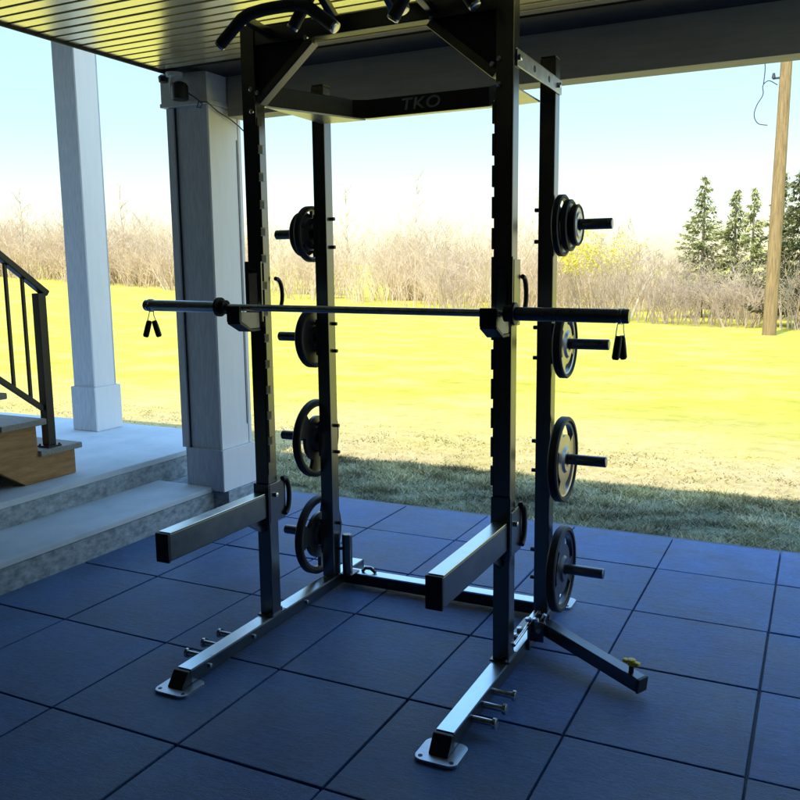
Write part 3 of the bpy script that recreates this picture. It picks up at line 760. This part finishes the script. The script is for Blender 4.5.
plate(-1, .640, .287, .205, .044, True, 'large slotted black plate on the lowest left post', 'platedark', 1.3)

# ------------------------------------------------------------------ landmine arm
def landmine():
    t = thing('landmine_arm', 'black pivoting tube with a yellow knob lying out from the rack', 'landmine tube', (.66, .28, .08), RACK)
    a = Vector((.655, .285, .115)); e = Vector((1.105, .052, .052))
    b = nb(); bar_between(b, a, e, .056, .058, .006); tb = obj('arm_tube', b, 'frame', t)
    dd = (e-a).normalized()
    b = nb(); bar_between(b, e+dd*.001, e+dd*.012, .058, .060, .003); obj('end_cap', b, 'black', t)
    k = e-dd*.045
    b = nb(); tube(b, [k+Vector((0,0,.028)), k+Vector((0,0,.058))], .010, 12); obj('knob_stem', b, 'black', t)
    b = nb(); bar_between(b, k+Vector((-.034, .012, .066)), k+Vector((.034, -.012, .066)), .024, .016, .006); lathe(b, [(.056, .016), (.078, .016), (.081, .010)], (k.x, k.y, k.z), 'z', 14, False)
    obj('knob', b, 'knob', t)
    # pivot bracket on the rack rail
    b = nb()
    bx(b, (.604, .20, .030), (.616, .36, .150), .003); bx(b, (.617, .235, .06), (.665, .245, .15), .002); bx(b, (.617, .325, .06), (.665, .335, .15), .002)
    bx(b, (.560, .06, .120), (.6035, .30, .132), .003)
    obj('pivot_bracket', b, 'frame', t)
    b = nb(); tube(b, [(.648, .215, .118), (.648, .36, .118)], .011, 12); tube(b, [(.63, .28, .11), (.66, .28, .17)], .009, 10)
    for q in ((.585, .09, .132), (.585, .16, .132), (.60, .23, .150), (.63, .24, .150)): lathe(b, [(0, .014), (.013, .014), (.016, .008)], q, 'z', 8, False)
    obj('pivot_pin', b, 'chrome', t)
    b = nb(); tube(b, [(.590, .02, .128), (.592, .02, .074)], .008, 10); tube(b, [(.604, .02, .128), (.604, .26, .140)], .008, 10); obj('lock_pin', b, 'chrome', t)
landmine()

# ------------------------------------------------------------------ vegetation beyond the lawn
def segs_to_mesh(name, S, m, sides=3):
    S = np.array(S)  # n x 8 : p0, p1, r0, r1
    p0, p1, ra, rb = S[:,0:3], S[:,3:6], S[:,6:7], S[:,7:8]
    d = p1-p0; d /= np.linalg.norm(d, axis=1, keepdims=True)+1e-9
    ref = np.where(np.abs(d[:,2:3]) > .9, np.array([[1.,0,0]]), np.array([[0,0,1.]]))
    u = np.cross(d, ref); u /= np.linalg.norm(u, axis=1, keepdims=True)+1e-9; v = np.cross(d, u)
    rings = []
    for P_, r in ((p0, ra), (p1, rb)):
        for k in range(sides):
            a = 2*PI*k/sides; rings.append(P_+(u*math.cos(a)+v*math.sin(a))*r)
    V = np.stack(rings, 1).reshape(-1, 3); n = len(S); base = (np.arange(n)*2*sides)[:,None]
    Fs = []
    for k in range(sides):
        k2 = (k+1) % sides; Fs.append(base+np.array([[k, k2, sides+k2, sides+k]]))
    return V, np.concatenate(Fs, 0)
def grow(S, p, d, length, r, depth, R, spread, nseg=3, kids=(2, 4), upb=.15):
    p = Vector(p); d = Vector(d).normalized(); step = length/nseg; pts = [(p.copy(), r)]
    for k in range(nseg):
        d = (d+Vector((R.gauss(0, .13), R.gauss(0, .13), R.gauss(.02, .08)))).normalized()
        q = p+d*step; r2 = r*(1-.62*(k+1)/nseg); S.append((*p, *q, r*(1-.62*k/nseg), max(r2, .0035))); p = q; pts.append((p.copy(), r2))
    if depth > 0:
        for _ in range(R.randint(*kids)):
            k = R.randint(1, nseg); q, rr = pts[k]
            nd = (d+Vector((R.gauss(0, spread), R.gauss(0, spread), R.gauss(upb, spread*.6)))).normalized()
            grow(S, q, nd, length*R.uniform(.42, .68), max(rr*.62, .0045), depth-1, R, spread, 2 if depth < 2 else 3, kids, upb)
def bush_segs(seed, h, rad, stems, depth=3, spread=.55, thick=.022, kids=(2, 4)):
    R = random.Random(seed); S = []
    for _ in range(stems):
        a = R.uniform(0, 2*PI); rr = rad*math.sqrt(R.random())*.55
        lean = R.uniform(.0, .55)
        grow(S, (rr*math.cos(a), rr*math.sin(a), -.1), (math.cos(a)*lean, math.sin(a)*lean, 1), h*R.uniform(.45, .75), thick*R.uniform(.6, 1.2), depth, R, spread, 3, kids)
    return S
def scaled(S, s, rz, off_, tk=1.0):
    S = np.array(S); c, s_ = math.cos(rz), math.sin(rz); Rz = np.array([[c, -s_, 0], [s_, c, 0], [0, 0, 1]])
    o = S.copy(); o[:,0:3] = (S[:,0:3]@Rz.T)*s+off_; o[:,3:6] = (S[:,3:6]@Rz.T)*s+off_; o[:,6:] *= tk; return o
# brush edge polyline in world x,y with shrub height
EDGE = [(-62, 47, 4.8), (-49, 44, 4.5), (-38, 41.6, 4.3), (-27, 38, 3.9), (-17, 37.2, 3.8), (-10.5, 33, 3.4), (-4.2, 29.2, 2.7), (0, 25.6, 1.6), (2.0, 23.6, 1.4), (5.5, 22.5, 1.6)]
def edge_at(t):
    n = len(EDGE)-1; k = min(int(t*n), n-1); f = t*n-k; a, b_ = EDGE[k], EDGE[k+1]
    return tuple(a[q]*(1-f)+b_[q]*f for q in range(3))
protos = [bush_segs(100+k, 3.0, 1.3, 13, 3, .55, .020) for k in range(5)]
def make_thicket():
    R = random.Random(21); allS = []
    for k in range(210):
        x, y, h = edge_at(R.random()); dep = R.uniform(1.5, 12)
        dirv = Vector((x-3.18, y+2.8, 0)).normalized(); x += dirv.x*dep+R.uniform(-1, 1); y += dirv.y*dep
        dist = math.hypot(x-3.18, y+2.8)
        sc_ = h/3.0*R.uniform(.62, 1.08)*(1+dep*.012)
        allS.append(scaled(protos[R.randrange(5)], sc_, R.uniform(0, 6.28), np.array([x, y, float(gz(x, y))]), .8*dist/26))
    V, F = segs_to_mesh('brush', np.concatenate(allS), 'twig')
    o = bpy.data.objects.new('brush_thicket', np_mesh('brush_thicket', V, F, ['twig'])); COL.objects.link(o)
    tag(o, 'pale leafless brush massed along the far edge of the lawn', 'brush', kind='stuff')
make_thicket()
GRP = 'bare shrubs along the field edge'
def shrub_from(S, m, x, y, label, dist_t=1.0, sc_=1.0, rz=0.0, group=GRP, name='bare_shrub'):
    V, F = segs_to_mesh(name, scaled(S, sc_, rz, np.zeros(3), dist_t), m)
    o = bpy.data.objects.new(name, np_mesh(name, V, F, [m])); COL.objects.link(o); o.location = (x, y, float(gz(x, y)))
    tag(o, label, 'shrub', group); return o
first = {}
R5 = random.Random(5)
N_SH = 30
for k in range(N_SH):
    x, y, h = edge_at((k+.5)/N_SH*.93); x += R5.uniform(-.6, .6); y += R5.uniform(-.5, 1.2)
    dist = math.hypot(x-3.18, y+2.8); key = (k % 5)
    zone = 0 if dist > 46 else (1 if dist > 33 else 2)
    if (key, zone) not in first:
        first[(key, zone)] = shrub_from(protos[key], 'twig', x, y, 'pale leafless shrub in the front row of the brush along the lawn', .8*(58, 40, 28)[zone]/26, h/3.0*.85, R5.uniform(0, 6))
    else:
        o = first[(key, zone)].copy(); COL.objects.link(o); o.location = (x, y, float(gz(x, y))); o.rotation_euler.z = R5.uniform(0, 6.28); s = R5.uniform(.75, 1.1); o.scale = (s, s, s)
dense = bush_segs(900, 2.9, 1.2, 22, 4, .6, .017, (2, 3)); dense2 = bush_segs(901, 2.0, 1.2, 20, 4, .6, .015, (2, 3))
shrub_from(dense, 'twigdark', -2.35, 26.2, 'dense grey brown twiggy shrub beneath the leaning dead trunk', 1.05, .98, .4)
shrub_from(dense2, 'twigdark', .15, 24.6, 'low dark twiggy shrub left of the utility pole', 1.0, .95, 1.3)
shrub_from(dense2, 'twigdark', 3.1, 23.0, 'low dark twiggy shrub right of the utility pole', 1.0, .95, 2.6)
shrub_from(dense, 'twigdark', -11.5, 32.5, 'brown twiggy shrub seen left of the right front upright', 1.2, .95, 2.2)
for k, (x, y, pr_, sc_) in enumerate([(-3.4, 27.6, dense, .82), (-1.3, 25.6, dense, .74), (1.0, 24.4, dense2, .9), (-5.6, 29.6, dense, .85), (-.6, 25.4, dense2, 1.0)]):
    shrub_from(pr_, 'twigdark', x, y, 'mauve brown twiggy shrub in the brush between the plates and the spruces', 1.0, sc_, k*1.7+.3)
# yellow budding shrub
def yellow_shrub():
    x, y = -4.6, 29.0
    t = thing('budding_shrub', 'shrub in bright yellow bud behind the top right weight plates', 'shrub', (x, y, float(gz(x, y))))
    S = scaled(bush_segs(77, 3.3, 1.0, 12, 3, .45, .018), 1.0, 0, np.zeros(3))
    V, F = segs_to_mesh('stems', S, 'twig'); o = bpy.data.objects.new('stems', np_mesh('stems', V, F, ['twig'])); COL.objects.link(o); o.parent = t
    tips = S[S[:,5] > 1.7][:,3:6]; tips = tips[rng.integers(0, len(tips), 4200)]+rng.normal(0, .12, (4200, 3))
    u = rng.normal(0, 1, (4200, 3)); v = rng.normal(0, 1, (4200, 3)); s = .045
    u /= np.linalg.norm(u, axis=1, keepdims=True); v /= np.linalg.norm(v, axis=1, keepdims=True)
    V = np.stack([tips-u*s, tips+u*s, tips+v*s*1.4], 1).reshape(-1, 3)
    o = bpy.data.objects.new('buds', np_mesh('buds', V, np.arange(12600).reshape(-1, 3), ['bud'])); COL.objects.link(o); o.parent = t
yellow_shrub()
# tall thin bare trees above the brush
def bare_tree(x, y, h, seed, label):
    R = random.Random(seed); S = []; p = Vector((0, 0, -.1)); r = .07
    n = 9
    for k in range(n):
        q = p+Vector((R.gauss(0, .05), R.gauss(0, .05), h/n)); S.append((*p, *q, r*(1-k/n*.8), r*(1-(k+1)/n*.8))); p = q
        if k >= 3:
            for _ in range(4):
                a = R.uniform(0, 6.28); grow(S, p, (math.cos(a)*.7, math.sin(a)*.7, .9), h*.22*R.uniform(.6, 1.2)*(1.3-k/n), .018, 2, R, .4, 3, (2, 3))
    dist = math.hypot(x-3.18, y+2.8)
    S = np.array(S); S[:,6:] *= .8*dist/40
    V, F = segs_to_mesh('t', S, 'twig'); o = bpy.data.objects.new('bare_tree', np_mesh('bare_tree', V, F, ['twig'])); COL.objects.link(o)
    o.location = (x, y, float(gz(x, y))); tag(o, label, 'tree', 'bare trees standing above the brush')
for k, (x, y, h, lab) in enumerate([(-16.5, 39, 6.6, 'thin bare tree above the brush, left of the right front upright'), (-44, 46, 7.2, 'thin bare tree above the brush between the two porch columns'),
        (-58, 49, 7.0, 'thin bare tree above the brush left of the slim column'), (-22, 41, 6.2, 'thin bare tree above the brush beside the rear left upright'), (-8.5, 35, 5.4, 'thin bare tree above the brush behind the top right plates')]):
    bare_tree(x, y, h, 300+k, lab)

# spruces
def spruce(name, label, x, y, h, rad, seed, gaps, dark):
    R = random.Random(seed); rg = np.random.default_rng(seed)
    t = thing('spruce_tree', label, 'tree', (x, y, float(gz(x, y))), None, 'spruces at the right edge of the lawn')
    b = nb(); tube(b, [(0, 0, -.1), (.01, .01, h*.5), (0, 0, h*.98)], [.09, .055, .008], 8); BASE[t.name] = Vector((0,0,0)); obj('trunk', b, 'bark', t)
    C = []; Tn = []
    nlev = int(h*7)
    for lv in range(nlev):
        f = lv/nlev; z = h*(.10+.90*f); rmax = rad*(1-f)**.85*R.uniform(.72, 1.12)+.05
        for bq in range(R.randint(5, 8)):
            if R.random() < gaps: continue
            a = R.uniform(0, 2*PI); ln = rmax*R.uniform(.65, 1.1); droop = R.uniform(.05, .35)
            m = max(int(ln*52), 8)
            tt = rg.uniform(.08, 1, m)**.8
            side = rg.normal(0, .10, m)*(1.1-tt)*ln+rg.normal(0, .02, m)
            px = np.cos(a)*tt*ln-np.sin(a)*side; py = np.sin(a)*tt*ln+np.cos(a)*side
            pz = z-droop*ln*tt+.22*ln*tt**3+rg.normal(0, .025, m)
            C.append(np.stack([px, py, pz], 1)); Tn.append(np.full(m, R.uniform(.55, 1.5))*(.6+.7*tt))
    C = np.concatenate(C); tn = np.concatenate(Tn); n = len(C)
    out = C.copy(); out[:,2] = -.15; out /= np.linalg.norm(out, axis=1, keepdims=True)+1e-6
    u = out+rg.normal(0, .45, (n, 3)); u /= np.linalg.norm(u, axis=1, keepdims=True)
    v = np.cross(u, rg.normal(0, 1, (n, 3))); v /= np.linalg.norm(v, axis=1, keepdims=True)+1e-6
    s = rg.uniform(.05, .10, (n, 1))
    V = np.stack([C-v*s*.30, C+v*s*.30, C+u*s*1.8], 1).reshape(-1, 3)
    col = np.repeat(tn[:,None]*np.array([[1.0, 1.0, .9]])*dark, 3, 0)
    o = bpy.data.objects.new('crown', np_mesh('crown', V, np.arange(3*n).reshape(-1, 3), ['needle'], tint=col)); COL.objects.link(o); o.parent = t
spruce('a', 'tall pointed spruce standing apart at the left of the spruces', -.75, 29.5, 5.0, 1.45, 41, .08, 1.6)
spruce('b', 'narrow thin spruce next to the tallest pointed one', .35, 29.0, 4.45, .85, 42, .1, 1.4)
spruce('c', 'narrow yellowish spruce just left of the utility pole', .95, 28.6, 4.45, .85, 43, .1, 1.9)
spruce('d', 'spruce partly hidden behind the utility pole', 1.85, 28.6, 4.9, 1.1, 44, .06, 1.2)
spruce('e', 'dark bushy spruce at the right edge of the picture', 2.56, 24.6, 4.6, 1.5, 45, .0, .62)

# leaning dead trunk
b = nb(); tube(b, [(-2.75, 27.2, -.1), (-2.4, 27.2, .9), (-1.95, 27.2, 1.75)], [.055, .05, .03], 8)
o = obj('dead_trunk', b, 'deadwood', base=(-2.75, 27.2, 0)); tag(o, 'bleached dead trunk leaning in the brush left of the spruces', 'dead trunk')

# utility pole
def pole():
    x, y = 1.99, 21.0
    t = thing('utility_pole', 'weathered wooden utility pole beside the spruces', 'utility pole', (x, y, -.06))
    b = nb(); n = 14; pts = [(x+.30*k/n*.35, y, -.3+10.3*k/n) for k in range(n+1)]
    tube(b, pts, [.172-.055*k/n for k in range(n+1)], 18); obj('shaft', b, 'pole', t)
    b = nb(); bx(b, (x-.22, y-.05, 6.25), (x-.02, y-.02, 6.30), .004); tube(b, [(x-.20, y-.04, 6.28), (x-.20, y-.04, 6.40)], [.05, .03], 10); obj('bracket', b, 'wire', t)
    def smooth_path(K, n=6):
        K = [Vector(k) for k in K]; out = []
        for i in range(len(K)-1):
            a, b_, c, d_ = K[max(i-1, 0)], K[i], K[i+1], K[min(i+2, len(K)-1)]
            for q in range(n):
                t_ = q/n; out.append(.5*((2*b_)+(c-a)*t_+(2*a-5*b_+4*c-d_)*t_*t_+(3*b_-a-3*c+d_)*t_**3))
        return out+[K[-1]]
    b = nb(); tube(b, smooth_path([(x-.10, y-.1, 6.10), (x-.30, y-.1, 6.22), (x-.43, y-.1, 6.12), (x-.42, y-.1, 5.90), (x-.55, y-.1, 5.66), (x-.60, y-.1, 5.42), (x-.50, y-.1, 5.22), (x-.28, y-.1, 5.16)]), .012, 6)
    tube(b, smooth_path([(x-.42, y-.1, 6.15), (x-.40, y-.1, 6.55), (x-.44, y-.1, 7.2), (x-.1, y-.1, 8.6)]), .012, 6)
    obj('cable', b, 'wire', t)
pole()
